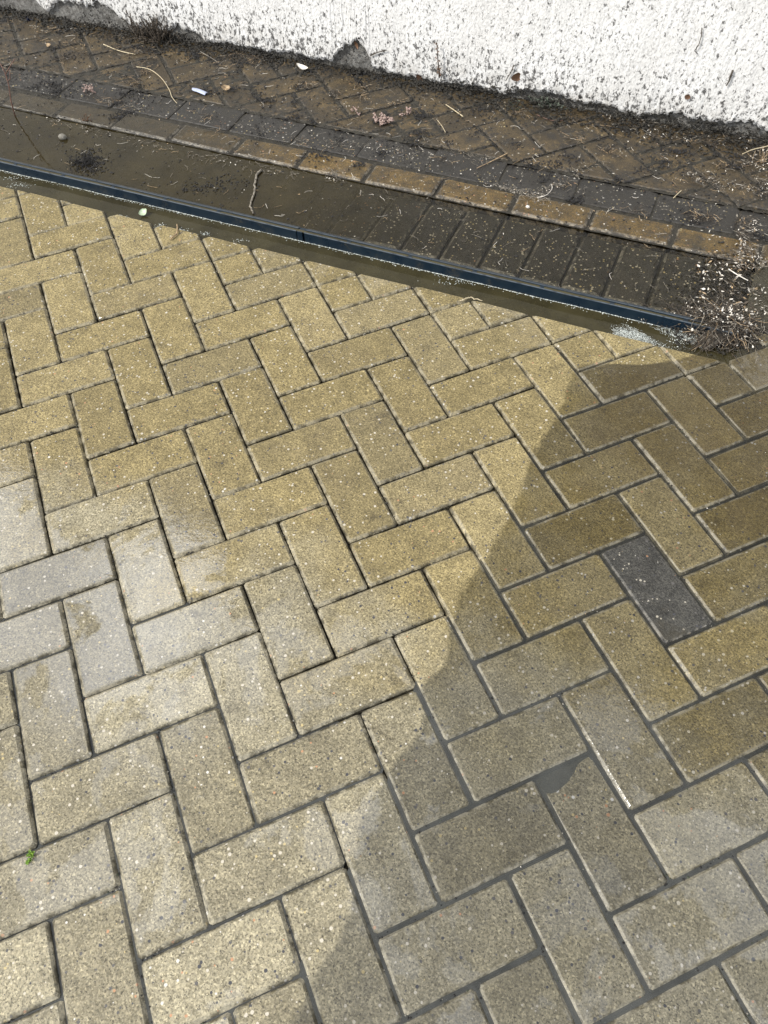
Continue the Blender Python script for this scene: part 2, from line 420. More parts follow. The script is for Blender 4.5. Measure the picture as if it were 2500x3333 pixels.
# ------------------------------------------------------------------ wall
ZT = .9
wall = thing('wall', 'white pebbledash wall with peeling dirty foot along the edge of the wet paving', 'wall', (0, 1.80, 0))
def fb(x, seed, oct=5, f0=4.0, gain=.55):
    v = 0; a = 1
    for k in range(oct):
        f = f0 * 2 ** k; i = math.floor(x * f); t = x * f - i; t = t * t * (3 - 2 * t)
        def h(n): return ((math.sin((n + seed * 37.1 + k * 11.3) * 127.1) * 43758.5453) % 1.0) - .5
        v += a * (h(i) * (1 - t) + h(i + 1) * t); a *= gain
    return v
# places where the coat has come away from the foot: (x, half width, height)
NOTCH = [(GW(45, 15)[0], .13, .055), (GW(150, 40)[0], .10, .050), (GW(225, 55)[0], .11, .065), (GW(395, 62)[0], .08, .030), (GW(770, 110)[0], .050, .075),
         (GW(737, 120)[0], .035, .040), (GW(1180, 190)[0], .12, .014), (GW(1320, 215)[0], .09, .012), (GW(1480, 250)[0], .12, .014), (GW(1600, 275)[0], .1, .02)]
def foot(x):
    h = .012 + .016 * fb(x, 3, 6, 7) + .008 * fb(x, 9, 3, 60)
    for c, w, k in NOTCH:
        t = abs(x - c) / w
        if t < 1: h += k * (1 - t ** 1.6) * (1 + .5 * fb(x, 5, 4, 40))
    return max(h, .002)
xs = np.arange(-5.0, 5.0, .004); xs = np.concatenate([np.arange(-5, -2, .05), np.arange(-2, 2, .003), np.arange(2, 5.01, .05)])
p = Soup(); vs = []; fs = []
LV = (0, .01, .03, .09, .3, 1.0)
for i, x in enumerate(xs):
    b = foot(x)
    for k, l in enumerate(LV):
        z = b + (ZT - b) * l
        vs.append((x, -.008 + .0022 * fb(x + z * 3.1, 21 + k, 4, 30) + (.004 if k == 0 else 0), z))
    vs.append((x, .004, b + .002)); vs.append((x, .012, ZT))
n = len(LV) + 2
for i in range(len(xs) - 1):
    a, b = i * n, (i + 1) * n
    for k in range(len(LV) - 1): fs.append((a + k, b + k, b + k + 1, a + k + 1))
    fs.append((a + n - 2, b + n - 2, b, a)); fs.append((a + len(LV) - 1, b + len(LV) - 1, b + n - 1, a + n - 1))
p.add(vs, fs); p.build('white_render', MWALL, wall)
q = Soup(); vs = []; fs = []
xs2 = np.arange(-5, 5.01, .012); zs = np.array([-.08, 0, .012, .024, .036, .048, .06, .075, .09, .12, .2, ZT - .01])
for x in xs2:
    for j, z in enumerate(zs): vs.append((x, .004 + .008 * fb(x + z * 7.7, 31 + j % 5, 3, 25), z))
k = len(zs)
for i in range(len(xs2) - 1):
    for j in range(k - 1): fs.append((i * k + j, (i + 1) * k + j, (i + 1) * k + j + 1, i * k + j + 1))
q.add(vs, fs); q.build('bare_base', MSTONE, wall, smooth=True)
u = Soup(); u.box(-5, 5, .015, .25, ZT - .005, 3.25); u.build('upper_brickwork', MUP, wall)
u = Soup(); u.box(-5.05, 5.05, -.18, .3, 3.25, 3.42); u.build('eaves_board', MUP, wall)

# ------------------------------------------------------------------ paving
UNIT = .102
AX = np.array([.69591, .71813]); AY = np.array([-.71813, .69591])     # brick axes in the X, Y plane
def clip(poly, nx, ny, d):
    out = []
    for i in range(len(poly)):
        a, b = poly[i], poly[(i + 1) % len(poly)]
        da, db = nx * a[0] + ny * a[1] - d, nx * b[0] + ny * b[1] - d
        if da <= 0: out.append(a)
        if (da < 0 < db) or (db < 0 < da):
            t = da / (da - db); out.append((a[0] + (b[0] - a[0]) * t, a[1] + (b[1] - a[1]) * t))
    return out
def area(p): return .5 * sum(p[i][0] * p[(i + 1) % len(p)][1] - p[(i + 1) % len(p)][0] * p[i][1] for i in range(len(p)))
def clean(p, e=.002):
    o = []
    for q in p:
        if not o or math.hypot(q[0] - o[-1][0], q[1] - o[-1][1]) > e: o.append(q)
    if len(o) > 1 and math.hypot(o[0][0] - o[-1][0], o[0][1] - o[-1][1]) <= e: o.pop()
    return o
def inset(poly, d):
    p = list(poly)
    src = list(poly)
    for i in range(len(src)):
        a, b = src[i], src[(i + 1) % len(src)]
        L = math.hypot(b[0] - a[0], b[1] - a[1])
        if L < 1e-6: continue
        nx, ny = (b[1] - a[1]) / L, -(b[0] - a[0]) / L
        p = clip(p, nx, ny, nx * a[0] + ny * a[1] - d)
        if len(p) < 3: return []
    return clean(p, 1e-5)
def chamfer(p, c):
    o = []
    for i in range(len(p)):
        a, q, b = p[i - 1], p[i], p[(i + 1) % len(p)]
        la, lb = math.hypot(a[0] - q[0], a[1] - q[1]), math.hypot(b[0] - q[0], b[1] - q[1])
        ca, cb_ = min(c, la * .3), min(c, lb * .3)
        o.append((q[0] + (a[0] - q[0]) / la * ca, q[1] + (a[1] - q[1]) / la * ca))
        o.append((q[0] + (b[0] - q[0]) / lb * cb_, q[1] + (b[1] - q[1]) / lb * cb_))
    return o
def shrink(o, c, d):
    """move each point towards the inside by d (polygon is convex and small)"""
    r = []
    N = len(o)
    for i in range(N):
        a, q, b = o[i - 1], o[i], o[(i + 1) % N]
        def nrm(s, e):
            L = math.hypot(e[0] - s[0], e[1] - s[1]) + 1e-12
            return (-(e[1] - s[1]) / L, (e[0] - s[0]) / L)
        n1, n2 = nrm(a, q), nrm(q, b)
        nx, ny = n1[0] + n2[0], n1[1] + n2[1]; L = math.hypot(nx, ny); nx, ny = nx / L, ny / L
        k = d / max(.5, nx * n1[0] + ny * n1[1])
        r.append((q[0] + nx * k, q[1] + ny * k))
    return r
def paver_data(poly, R, bw=.0052, bh=.0048, depth=.045, jit=.0010, corner=.004):
    """rings of one chamfered paver: verts, faces, edge attribute. poly is ccw"""
    base = clean(poly, .004); o = chamfer(base, corner); N = len(o)
    A = abs(area(o)); inr = .015 if A > .006 else .008
    cx, cy = sum(q[0] for q in o) / N, sum(q[1] for q in o) / N
    def ring_in(d, c):
        r = inset(base, d)
        if len(r) == len(base) and area(r) > .12 * A:
            r = shrink(base, None, d)
            if area(r) > .12 * A: return chamfer(r, c)
        return None
    top = ring_in(bw, corner * .8) or [(cx + (q[0] - cx) * .8, cy + (q[1] - cy) * .8) for q in o]
    inn = ring_in(bw + inr, .003) or [(cx + (q[0] - cx) * .55, cy + (q[1] - cy) * .55) for q in top]
    v = []; ed = []
    for ring, z, e in ((inn, 0, 1.0), (top, 0, .32), (o, -bh, .0), (o, -depth, 0.0)):
        for q in ring:
            j = jit if e < 1 else 0
            v.append((q[0] + R.uniform(-j, j), q[1] + R.uniform(-j, j), z + (R.uniform(-.0004, .0002) if 0 < e < 1 else 0.0))); ed.append(e)
    f = [tuple(range(N))]
    for r in range(3):
        for i in range(N):
            j = (i + 1) % N; f.append((r * N + i, (r + 1) * N + i, (r + 1) * N + j, r * N + j))
    return v, f, ed
def paver_mesh(name, v, f, ed, mat):
    me = bpy.data.meshes.new(name); me.from_pydata(v, [], f)
    at = me.attributes.new('edge', 'FLOAT', 'POINT'); at.data.foreach_set('value', ed)
    me.materials.append(mat); me.update(); return me
def rect(w, h): return [(-w / 2, -h / 2), (w / 2, -h / 2), (w / 2, h / 2), (-w / 2, h / 2)]
def seen(x, y, z=0, mx=.10):
    d = CR.T @ (np.array([x, y, z]) - CC)
    if d[2] > -.1: return False
    a, b = FPX * d[0] / -d[2] / 2500, FPX * d[1] / -d[2] / 3333
    return abs(a) < .5 + mx and abs(b) < .5 + mx

def herringbone(pave, mat, ox, oy, sx, sy, shift, xr, yr, cutter, gap, zf, variants=6, **kw):
    """individual pavers in view, one joined part for those outside the picture"""
    var = {}
    full = [paver_mesh('brick', *paver_data(rect(2 * sx - gap, sy - gap), rnd, **kw), mat) for _ in range(variants)] if abs(sx - sy) < 1e-6 else None
    if full is None:
        fullH = [paver_mesh('brick', *paver_data(rect(2 * sx - gap, sy - gap), rnd, **kw), mat) for _ in range(variants)]
        fullV = [paver_mesh('brick', *paver_data(rect(sx - gap, 2 * sy - gap), rnd, **kw), mat) for _ in range(variants)]
    rest_v, rest_f, rest_e = [], [], []
    cnt = 0
    for i in range(-60, 70):
        for j in range(-60, 60):
            v = (i - j + shift) % 4
            if v == 1: c = (i + 1, j + .5); H = True
            elif v == 3: c = (i + .5, j); H = False
            else: continue
            lx, ly = ox + c[0] * sx, oy + c[1] * sy
            w = AX * lx + AY * ly
            if not (xr[0] < w[0] < xr[1] and yr[0] - .15 < w[1] < yr[1] + .15): continue
            hw, hh = ((2 * sx - gap) / 2, (sy - gap) / 2) if H else ((sx - gap) / 2, (2 * sy - gap) / 2)
            loc = [(-hw, -hh), (hw, -hh), (hw, hh), (-hw, hh)]
            poly = [tuple(w + AX * a + AY * b) for a, b in loc]
            cp = clean(cutter(poly, w), .003)
            if len(cp) < 3 or area(cp) < .00035: continue
            cut = abs(area(cp) - area(poly)) > 1e-6
            bits = [(cp, w)]
            if cut and pave is PAVE and w[1] < .95 and area(cp) < .86 * area(poly):   # at the drain the rim is made up of half bricks and corners
                bits = []
                for sgn in (-1, 1):
                    if H: lc = [(min(0, sgn * hw) + (gap / 2 if sgn > 0 else 0), -hh), (max(0, sgn * hw) - (gap / 2 if sgn < 0 else 0), -hh), (max(0, sgn * hw) - (gap / 2 if sgn < 0 else 0), hh), (min(0, sgn * hw) + (gap / 2 if sgn > 0 else 0), hh)]
                    else: lc = [(-hw, min(0, sgn * hh) + (gap / 2 if sgn > 0 else 0)), (hw, min(0, sgn * hh) + (gap / 2 if sgn > 0 else 0)), (hw, max(0, sgn * hh) - (gap / 2 if sgn < 0 else 0)), (-hw, max(0, sgn * hh) - (gap / 2 if sgn < 0 else 0))]
                    wp = [tuple(w + AX * a + AY * b) for a, b in lc]; wc = sum(np.array(q) for q in wp) / 4
                    hp_ = clean(cutter(wp, w), .003)
                    if len(hp_) > 2 and area(hp_) > .0004: bits.append((hp_, wc))
            vis = seen(w[0], w[1])
            z = zf(w[0], w[1], i, j); k_ = .006 if w[0] < .8 else .0022
            tx, ty = rnd.gauss(0, k_), rnd.gauss(0, k_)
            ta, tb, tz = TILT.get((i, j), (0, 0, 0)) if pave is PAVE else (0, 0, 0)
            z += tz
            if vis and not cut:
                if full: me = rnd.choice(full)
                else: me = rnd.choice(fullH if H else fullV)
                o = link('brick', me, None, pave, (w[0], w[1], z))
                rz = math.atan2(AX[1], AX[0]) + (0 if (H or not full) else math.pi / 2) + (math.pi if rnd.random() < .5 else 0) + rnd.gauss(0, .004)
                sink = Matrix.Rotation(ta, 3, Vector((*AX, 0))) @ Matrix.Rotation(-tb, 3, Vector((*AY, 0)))
                o.rotation_euler = (sink @ Matrix.Rotation(rz, 3, 'Z') @ Matrix.Rotation(tx, 3, 'X') @ Matrix.Rotation(ty, 3, 'Y')).to_euler(); cnt += 1
            else:
                for cp, wc in bits:
                    cx, cy = wc
                    lp = [(a - cx, b - cy) for a, b in cp]
                    v_, f_, e_ = paver_data(lp, rnd, corner=.002 if cut else .004, **kw)
                    if vis:
                        o = link('brick', paver_mesh('brick', v_, f_, e_, mat), None, pave, (cx, cy, z)); cnt += 1
                        o.rotation_euler = (tx * .6, ty * .6, 0)
                    else:
                        b = len(rest_v); rest_v += [(a + cx, q + cy, r + z) for a, q, r in v_]
                        rest_f += [tuple(k + b for k in f) for f in f_]; rest_e += e_
    if rest_v:
        tag(link('outlying_brick', paver_mesh('outlying_brick', rest_v, rest_f, rest_e, mat), None, pave), kind='stuff')
    return cnt

def bed(name, x0, x1, y0, y1, z, step=.05, amp=.003):
    s = Soup(); nx, ny = int((x1 - x0) / step), int((y1 - y0) / step); vs = []
    for j in range(ny + 1):
        for i in range(nx + 1):
            vs.append((x0 + (x1 - x0) * i / nx, y0 + (y1 - y0) * j / ny, z + rnd.uniform(-amp, amp)))
    s.add(vs, [(j * (nx + 1) + i, j * (nx + 1) + i + 1, (j + 1) * (nx + 1) + i + 1, (j + 1) * (nx + 1) + i) for j in range(ny) for i in range(nx)])
    return tag(s.build(name, MBED), kind='structure')

TILT = {}
XE = 1.15         # where the drain ends
PAVE = bed('pavement', -2.4, 3.0, -1.9, .86, -.016)
def cut_front(poly, w):
    if w[0] > XE + .045:
        p = clip(poly, 0, 1, 1.0); return clip(p, -1, 0, -XE) if w[1] > .86 else p
    return clip(poly, 0, 1, .879)
def z_front(x, y, i, j):
    z = rnd.gauss(0, .0009)
    if x > .80: z = max(z * .6, -.0009)
    if x > 1.12 and y > .60: z -= .0012
    return z
# cell (i, j): x index, and y index counted upwards (rows of the fit run downwards)
for k, t in {(6, -9): (-.022, .008, -.0016), (8, -10): (.012, .010, -.0011), (10, -8): (-.006, .010, -.0010)}.items(): TILT[k] = t
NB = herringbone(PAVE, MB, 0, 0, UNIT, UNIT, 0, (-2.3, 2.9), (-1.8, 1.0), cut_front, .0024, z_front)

for o in PAVE.children:                       # the one grey-black paver
    c_ = AX * 9.5 * UNIT + AY * -6 * UNIT
    if math.hypot(o.location.x - c_[0], o.location.y - c_[1]) < .01:
        o.data = o.data.copy(); o.data.materials[0] = MCHAR; o['label'] = 'charcoal grey paver among the ochre ones'
# edging rows beside the drain
EDGE = bed('drain_edging', -2.4, 3.0, .985, 1.236, -.0240, .03, .0012)
EDGE.data.materials[0] = MOLIVE
def row(mat, y0, y1, start, pitch, zf, gap, xr=(-2.3, 2.9), bh=.005, bw=.007):
    mv = [paver_mesh('brick', *paver_data(rect(pitch - gap, y1 - y0 - gap), rnd, bw=bw, bh=bh, depth=.05), mat) for _ in range(5)]
    k0 = math.floor((xr[0] - start) / pitch)
    rv, rf, re_ = [], [], []
    k = k0
    while True:
        x = start + (k + .5) * pitch; k += 1
        if x > xr[1]: break
        y = (y0 + y1) / 2; z = zf(x)
        if seen(x, y, 0, .12):
            o = link('brick', rnd.choice(mv), None, EDGE, (x, y + rnd.gauss(0, .001), z))
            o.rotation_euler = (rnd.gauss(0, .008), rnd.gauss(0, .008), (math.pi if rnd.random() < .5 else 0) + rnd.gauss(0, .005))
        else:
            me = rnd.choice(mv); b = len(rv)
            rv += [(p.co.x + x, p.co.y + y, p.co.z + z) for p in me.vertices]
            rf += [tuple(i + b for i in f.vertices) for f in me.polygons]
            re_ += [a.value for a in me.attributes['edge'].data]
    if rv: tag(link('outlying_brick', paver_mesh('outlying_brick', rv, rf, re_, mat), None, EDGE), kind='stuff')
bed('joint_silt', -2.4, 3.0, 1.238, 1.452, -.0068, .02, .0012)
WL = -.010                                    # level of the standing water
row(MSOL, 1.006, 1.232, .330, .1027, lambda x: -.0118 - .012 * max(0, min(1, (.45 - x) / .8)) + rnd.gauss(0, .0007), .009)
row(MBRN, 1.238, 1.334, .128, .2065, lambda x: -.001 + rnd.gauss(0, .0009) - .005 * max(0, min(1, (-.2 - x))), .008)
row(MDRK, 1.345, 1.461, .06, .2065, lambda x: -.0040 + rnd.gauss(0, .0006), .0030, bh=.002, bw=.004)

# strip of paving between the edging and the wall
APR = bed('wall_strip', -2.4, 3.0, 1.4555, 1.83, -.0028, .012, .0024)
herringbone(APR, MAPR, .22 * UNIT, 3.35 * UNIT, 1.028 * UNIT, 1.055 * UNIT, 2, (-2.3, 2.9), (1.45, 1.80),
            lambda poly, w: clip(clip(poly, 0, -1, -1.467), 0, 1, 1.797), .008,
            lambda x, y, i, j: rnd.gauss(0, .0012), variants=6, bw=.005, bh=.0026, jit=.0018)

# ------------------------------------------------------------------ slot drain
ZD = .0150
def drain(x0, x1, label, joint_end):
    t = thing('drain_channel', label, 'drain', (x0, .965, 0), 'lengths of slot drain channel')
    L = x1 - x0
    def prof(name, ys, zs, mat=MPLA):
        # closed outline swept along the length with a slight waver
        s = Soup(); n = len(ys); K = 24; vs = []
        for k in range(K + 1):
            x = L * k / K; wv = .0022 * fb(x + x0, 41, 3, 2.2)
            vs += [(x, y + wv, z + .0006 * fb(x + x0, 43, 2, 5)) for y, z in zip(ys, zs)]
        fs = [(k * n + j, k * n + (j + 1) % n, (k + 1) * n + (j + 1) % n, (k + 1) * n + j) for k in range(K) for j in range(n)]
        fs += [tuple(range(n - 1, -1, -1)), tuple(K * n + j for j in range(n))]
        s.add(vs, fs); return s.build(name, mat, t)
    d = -.965
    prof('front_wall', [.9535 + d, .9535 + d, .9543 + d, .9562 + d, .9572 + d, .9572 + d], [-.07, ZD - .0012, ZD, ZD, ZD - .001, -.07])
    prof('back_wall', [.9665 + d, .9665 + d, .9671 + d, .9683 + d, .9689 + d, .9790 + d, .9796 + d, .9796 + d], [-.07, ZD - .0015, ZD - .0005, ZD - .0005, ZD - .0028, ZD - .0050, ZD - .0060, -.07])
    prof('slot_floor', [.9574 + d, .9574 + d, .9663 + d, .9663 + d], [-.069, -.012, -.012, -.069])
    xk = .12
    while xk < L - .08:
        b = Soup(); b.box(xk - .005, xk + .005, .9573 + d, .9664 + d, -.0119, ZD - .0022)
        b.build('bridge', MPLA, t); xk += .165
    return t
tongue = G(655, 506, 0)[0]
d1 = drain(-1.6, tongue - .0130, 'dark navy slot drain length running off the left of the frame', 1)
d2 = drain(tongue + .0105, XE - .01, 'dark navy slot drain length ending at the twig heap', 0)
s = Soup(); s.box(tongue - .0105, tongue + .004, .9541 - .965, .9572 - .965, -.07, ZD - .0010)
o = s.build('joint_tongue', MPLA, d1); o.location = (1.6, 0, 0)
s = Soup(); s.box(tongue - .0128, tongue + .0103, .9668 - .965, .9786 - .965, -.07, ZD - .0056)
o = s.build('joint_tongue', MPLA, d1); o.location = (1.6, 0, 0)

# ------------------------------------------------------------------ water
def sheet(name, x0, x1, y0, y1, z, mat, nx=60, ny=8, amp=.0, edge=None):
    s = Soup(); vs = []
    for j in range(ny + 1):
        for i in range(nx + 1):
            x = x0 + (x1 - x0) * i / nx; y = y0 + (y1 - y0) * j / ny
            if edge: x, y = edge(x, y, i / nx, j / ny)
            vs.append((x, y, z + amp * fb(x * 1.7 + y * 2.3, 51, 3, 6)))
    s.add(vs, [(j * (nx + 1) + i, j * (nx + 1) + i + 1, (j + 1) * (nx + 1) + i + 1, (j + 1) * (nx + 1) + i) for j in range(ny) for i in range(nx)])
    return tag(s.build(name, mat, smooth=True), kind='structure')
sheet('gap_water', -2.3, 1.30, .80, .9533, -.0105, MW_GAP, 120, 6, .0012)
sheet('slot_water', -1.6, 1.13, .9574, .9664, ZD - .0030, MW_SLOT, 60, 1)
sheet('puddle', -2.3, 2.6, .9787, 1.262, -.0092, MW_PUD, 160, 10, .0010)
def wet_rim(x, y, a, b):
    r = .80 + .03 * fb(y, 61, 3, 4)
    return r + (2.9 - r) * a, y
sheet('joint_water', .80, 2.9, -1.85, .80, -.0031, MW_JNT, 70, 90, .0006, wet_rim)
def low_rim(x, y, a, b):
    yb = -.12 + .12 * fb(x, 63, 3, 3)
    return x, -1.85 + (yb + 1.85) * b
sheet('joint_water', -1.5, .795, -1.85, -.12, -.0058, MW_JNT, 60, 40, .0016, low_rim)
sheet('spill_film', 1.16, 2.6, .80, 1.262, -.0050, MW_FILM, 60, 20, .0010)

# ------------------------------------------------------------------ foam, and bubbles imitating the waterline glint
fo = Soup()
def bubble(p, r):
    fo.lump((p[0], p[1], p[2] + r * .2), r, .6, 0 if rnd.random() < .58 else 1)
for _ in range(30000):                         # churned foam where the slot empties
    a = rnd.random() ** .8; q = G(1330 + 185 * a + rnd.gauss(0, 8), 712 + 26 * a + rnd.gauss(0, 10), -.010)
    if q[1] < .876 or q[1] > .950: continue
    den = .58 + .9 * fb(q[0] * .8 + q[1] * 1.2, 201, 4, 10) + 1.0 * fb(q[1] * 2.6 + q[0] * .5, 203, 4, 16) - abs(a - .72) * .35
    if rnd.random() > den: continue
    bubble(q, rnd.choice((.0004, .0005, .0006, .0006, .0008, .0013)))
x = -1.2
while x < 1.14:                               # bubbles added in place of the bright reflection along the drain's foot
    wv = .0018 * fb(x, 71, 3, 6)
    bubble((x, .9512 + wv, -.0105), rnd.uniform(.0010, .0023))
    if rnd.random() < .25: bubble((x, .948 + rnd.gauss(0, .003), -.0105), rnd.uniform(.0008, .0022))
    if x < -.25 and rnd.random() < .7: bubble((x, .947 + rnd.gauss(0, .003), -.0105), rnd.uniform(.0006, .0018))  # thicker where the bright streak on the water is imitated
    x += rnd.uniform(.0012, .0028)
for cx, cy, n, sx, sy in ((985, 607, 90, 55, 9), (40, 400, 60, 30, 6), (112, 445, 60, 12, 8), (262, 470, 60, 16, 5), (345, 487, 40, 14, 5), (395, 497, 50, 16, 4), (445, 505, 40, 14, 4), (20, 385, 30, 22, 5), (520, 520, 25, 18, 5)):
    for _ in range(n):
        q = G(cx + rnd.gauss(0, sx * .5), cy + rnd.gauss(0, sy * .5), -.0105)
        if .868 < q[1] < .951: bubble(q, rnd.uniform(.0006, .0022))
x = -1.0
while x < 1.12:                               # grey scum behind the drain
    k = max(0, fb(x, 77, 3, 5) + .25)
    for _ in range(int(6 * k)):
        bubble((x + rnd.uniform(0, .008), .981 + abs(rnd.gauss(0, .007)), -.0092), rnd.uniform(.0006, .0018))
    x += .008
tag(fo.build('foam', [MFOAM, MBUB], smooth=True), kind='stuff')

# ------------------------------------------------------------------ dirt and litter that nobody could count
def top_z(x, y):
    if y < .88: return 0.0
    if y < .98: return -.0095
    if y < 1.235: return -.009
    if y < 1.338: return -.0005 - .005 * max(0, min(1, (-.2 - x)))
    if y < 1.465: return -.0036
    return .0005
# dark soil banked up against the wall
so_ = Soup()
for _ in range(6500):
    x = rnd.uniform(-2.0, 1.8)
    th = .030 + .030 * max(0, fb(x, 81, 4, 5) + .3) + (.02 if x > .2 else 0)
    dy = abs(rnd.gauss(0, th)); y = 1.796 - dy
    hmax = max(0, (.016 + (.016 if x > .2 else 0) + .014 * fb(x, 83, 3, 9))) * max(0, 1 - dy / (th * 1.6))
    so_.lump((x, y, rnd.uniform(0, 1) ** 1.0 * hmax + .001), rnd.choice((.002, .003, .004, .006)), .8)
for _ in range(900):                          # crumbs clinging to the wall foot
    x = rnd.uniform(-1.2, 1.8); so_.lump((x, 1.790 + rnd.uniform(-.002, .004), foot(x) * rnd.uniform(.2, 1.3)), rnd.uniform(.0015, .004))
tag(so_.build('soil_bank', MSOIL), kind='stuff')
# black crumbs and silt over the muddy strip
cr_ = Soup()
for _ in range(26000):
    x = rnd.uniform(-1.7, 1.6); y = rnd.uniform(1.0, 1.79)
    k = fb(x * 1.3 + 3 * fb(y, 91, 2, 3), 87, 4, 4) + fb(y * 1.7 + x, 89, 4, 6) * .8
    wgt = .16 + .7 * max(0, k) + (.16 if y > 1.46 else 0)
    if 1.235 < y < 1.34: wgt *= .5
    if y < 1.235: wgt *= (.55 if x < .15 else .05)
    if rnd.random() > wgt: continue
    cr_.lump((x, y, top_z(x, y) + .0004), rnd.choice((.0009, .0012, .0016, .002, .0028, .0045)), .5)
# joints of the strip are packed with crumbs
for i in range(9000):
    i_ = rnd.randint(-20, 30); lx = (.22 + 1.028 * i_) * UNIT; ly = rnd.uniform(-.5, 2.6)
    w = AX * lx + AY * ly
    if rnd.random() < .5:
        j_ = rnd.randint(-10, 30); ly = (3.35 + 1.055 * j_) * UNIT; lx = rnd.uniform(-.5, 2.6); w = AX * lx + AY * ly
    if 1.468 < w[1] < 1.79 and -1.7 < w[0] < 1.6 and fb(w[0] * 2 + w[1], 93, 3, 5) > -.05:
        cr_.lump((w[0] + rnd.gauss(0, .003), w[1] + rnd.gauss(0, .003), rnd.uniform(-.003, .001)), rnd.choice((.002, .003, .004)), .7)
for cx, cy, sx, sy, n in ((290, 190, 18, 22, 180), (190, 345, 22, 14, 420), (440, 400, 30, 7, 110), (495, 385, 26, 8, 60), (560, 285, 8, 14, 40), (735, 285, 8, 16, 60), (250, 255, 16, 8, 60), (560, 200, 10, 14, 60)):
    for _ in range(n):
        q = G(cx + rnd.gauss(0, sx), cy + rnd.gauss(0, sy), 0)
        if .982 < q[1] < 1.79: cr_.lump((q[0], q[1], top_z(q[0], q[1]) + rnd.uniform(0, .002)), rnd.uniform(.0012, .004), .7)
for _ in range(70):
    x, y = rnd.uniform(-1.6, 1.5), rnd.uniform(1.30, 1.78); sx = rnd.uniform(.006, .022); sy = rnd.uniform(.006, .018)
    for _ in range(int(sx * 3600)):
        px, py = x + rnd.gauss(0, sx), y + rnd.gauss(0, sy)
        if py < 1.79: cr_.lump((px, py, top_z(px, py) + rnd.uniform(0, .003)), rnd.uniform(.001, .0042), .7)
for _ in range(420):
    x = rnd.uniform(-1.0, 1.12); k = rnd.random()
    if fb(x, 207, 3, 6) < -.05: continue
    y, z = ((.9672 + rnd.uniform(-.001, .011), ZD - .004) if k < .75 else (.9545 + rnd.uniform(0, .002), ZD))
    cr_.lump((x, y, z), rnd.uniform(.0006, .0019), .6)
tag(cr_.build('silt_crumbs', MSILT), kind='stuff')

jg = Soup()
for i in range(-14, 22):
    for j in range(-22, 14):
        v = (i - j) % 4
        if v == 1: c, hw, hh = (i + 1, j + .5), 1.0, .5
        elif v == 3: c, hw, hh = (i + .5, j), .5, 1.0
        else: continue
        w = (AX * c[0] + AY * c[1]) * UNIT
        if not (w[1] < .88 and seen(w[0], w[1], 0, .06)): continue
        for _ in range(46):
            t = rnd.uniform(-1, 1)
            a, b = (t * hw, rnd.choice((-1, 1)) * hh) if rnd.random() < hw / (hw + hh) else (rnd.choice((-1, 1)) * hw, t * hh)
            q = (AX * (c[0] + a) + AY * (c[1] + b)) * UNIT
            if q[1] > .875 or fb(q[0] * 2.1 + q[1], 301, 4, 9) + fb(q[1] * 1.7 - q[0], 303, 3, 12) < .02: continue
            jg.lump((q[0] + rnd.gauss(0, .0024), q[1] + rnd.gauss(0, .0024), rnd.uniform(-.0065, -.0016)), rnd.choice((.0008, .0011, .0015, .0021)), .7, rnd.choices((0, 1, 2), (.7, .16, .14))[0])
tag(jg.build('joint_grit', [MSILT, MMOSS, MGREYST], PAVE), kind='stuff')

# pale bits: petals, husks, bark shreds, tiny roots
li = Soup()
def bit(x, y, z, s, pale=None):
    m_ = rnd.choices((0, 1, 2), (.40, .28, .32))[0] if pale is None else pale
    li.flake((x, y, z), s * rnd.uniform(.8, 1.6), s * rnd.uniform(.2, .7), rnd.uniform(0, 6.28), rnd.gauss(0, .3), rnd.gauss(0, .35), rnd.uniform(-.2, .4), m_)
def hair(x, y, z, ln, m_=2, r=.0005, curl=1.0):
    a = rnd.uniform(0, 6.28); pts = []; px, py = x, y
    for k in range(4):
        pts.append((px, py, z + rnd.uniform(0, .002) + .001)); a += rnd.gauss(0, .5 * curl)
        px += math.cos(a) * ln / 3; py += math.sin(a) * ln / 3
    li.tube(pts, r, r * .7, 3, m_)
for _ in range(5200):                         # thinly over everything behind the drain
    x = rnd.uniform(-1.7, 1.6); y = rnd.uniform(.985, 1.79)
    k = .22 + .6 * max(0, fb(x * 1.9 + y, 101, 4, 4)) + (.25 if x > .6 else 0)
    if y < 1.235: k *= (.6 if x < .2 else .09)
    if rnd.random() < k: bit(x, y, top_z(x, y) + .0006, rnd.choice((.002, .0025, .003, .004, .006)))
for _ in range(700):
    x = rnd.uniform(-1.7, 1.6); y = rnd.uniform(1.0, 1.79)
    hair(x, y, top_z(x, y), rnd.uniform(.01, .035), rnd.choice((0, 2, 2, 1)))
for _ in range(60):                           # tangles of dead roots and stalks
    x, y = rnd.uniform(-1.6, 1.5), rnd.uniform(1.30, 1.77)
    if rnd.random() < .5: y = rnd.uniform(1.62, 1.77)
    for _ in range(rnd.randint(10, 34)):
        px, py = x + rnd.gauss(0, .014), y + rnd.gauss(0, .010)
        if py < 1.785: hair(px, py, top_z(px, py) + rnd.uniform(0, .004), rnd.uniform(.008, .032), rnd.choice((3, 3, 3, 2, 1)), .0006)
for k in range(900):                          # drift lines
    t = rnd.random()
    a = rnd.choice([((100, 250), (420, 330)), ((420, 330), (640, 372)), ((1080, 400), (1190, 440)), ((620, 300), (900, 330)), ((900, 300), (1060, 345)), ((1150, 420), (1300, 350)), ((1060, 395), (1180, 430)), ((700, 372), (740, 380)), ((1500, 390), (1640, 410))])
    q = G(a[0][0] + (a[1][0] - a[0][0]) * t + rnd.gauss(0, 6), a[0][1] + (a[1][1] - a[0][1]) * t + rnd.gauss(0, 5), 0)
    z = top_z(q[0], q[1]) + .001
    if rnd.random() < .55: bit(q[0], q[1], z, rnd.uniform(.002, .006))
    else: hair(q[0], q[1], z, rnd.uniform(.008, .025))
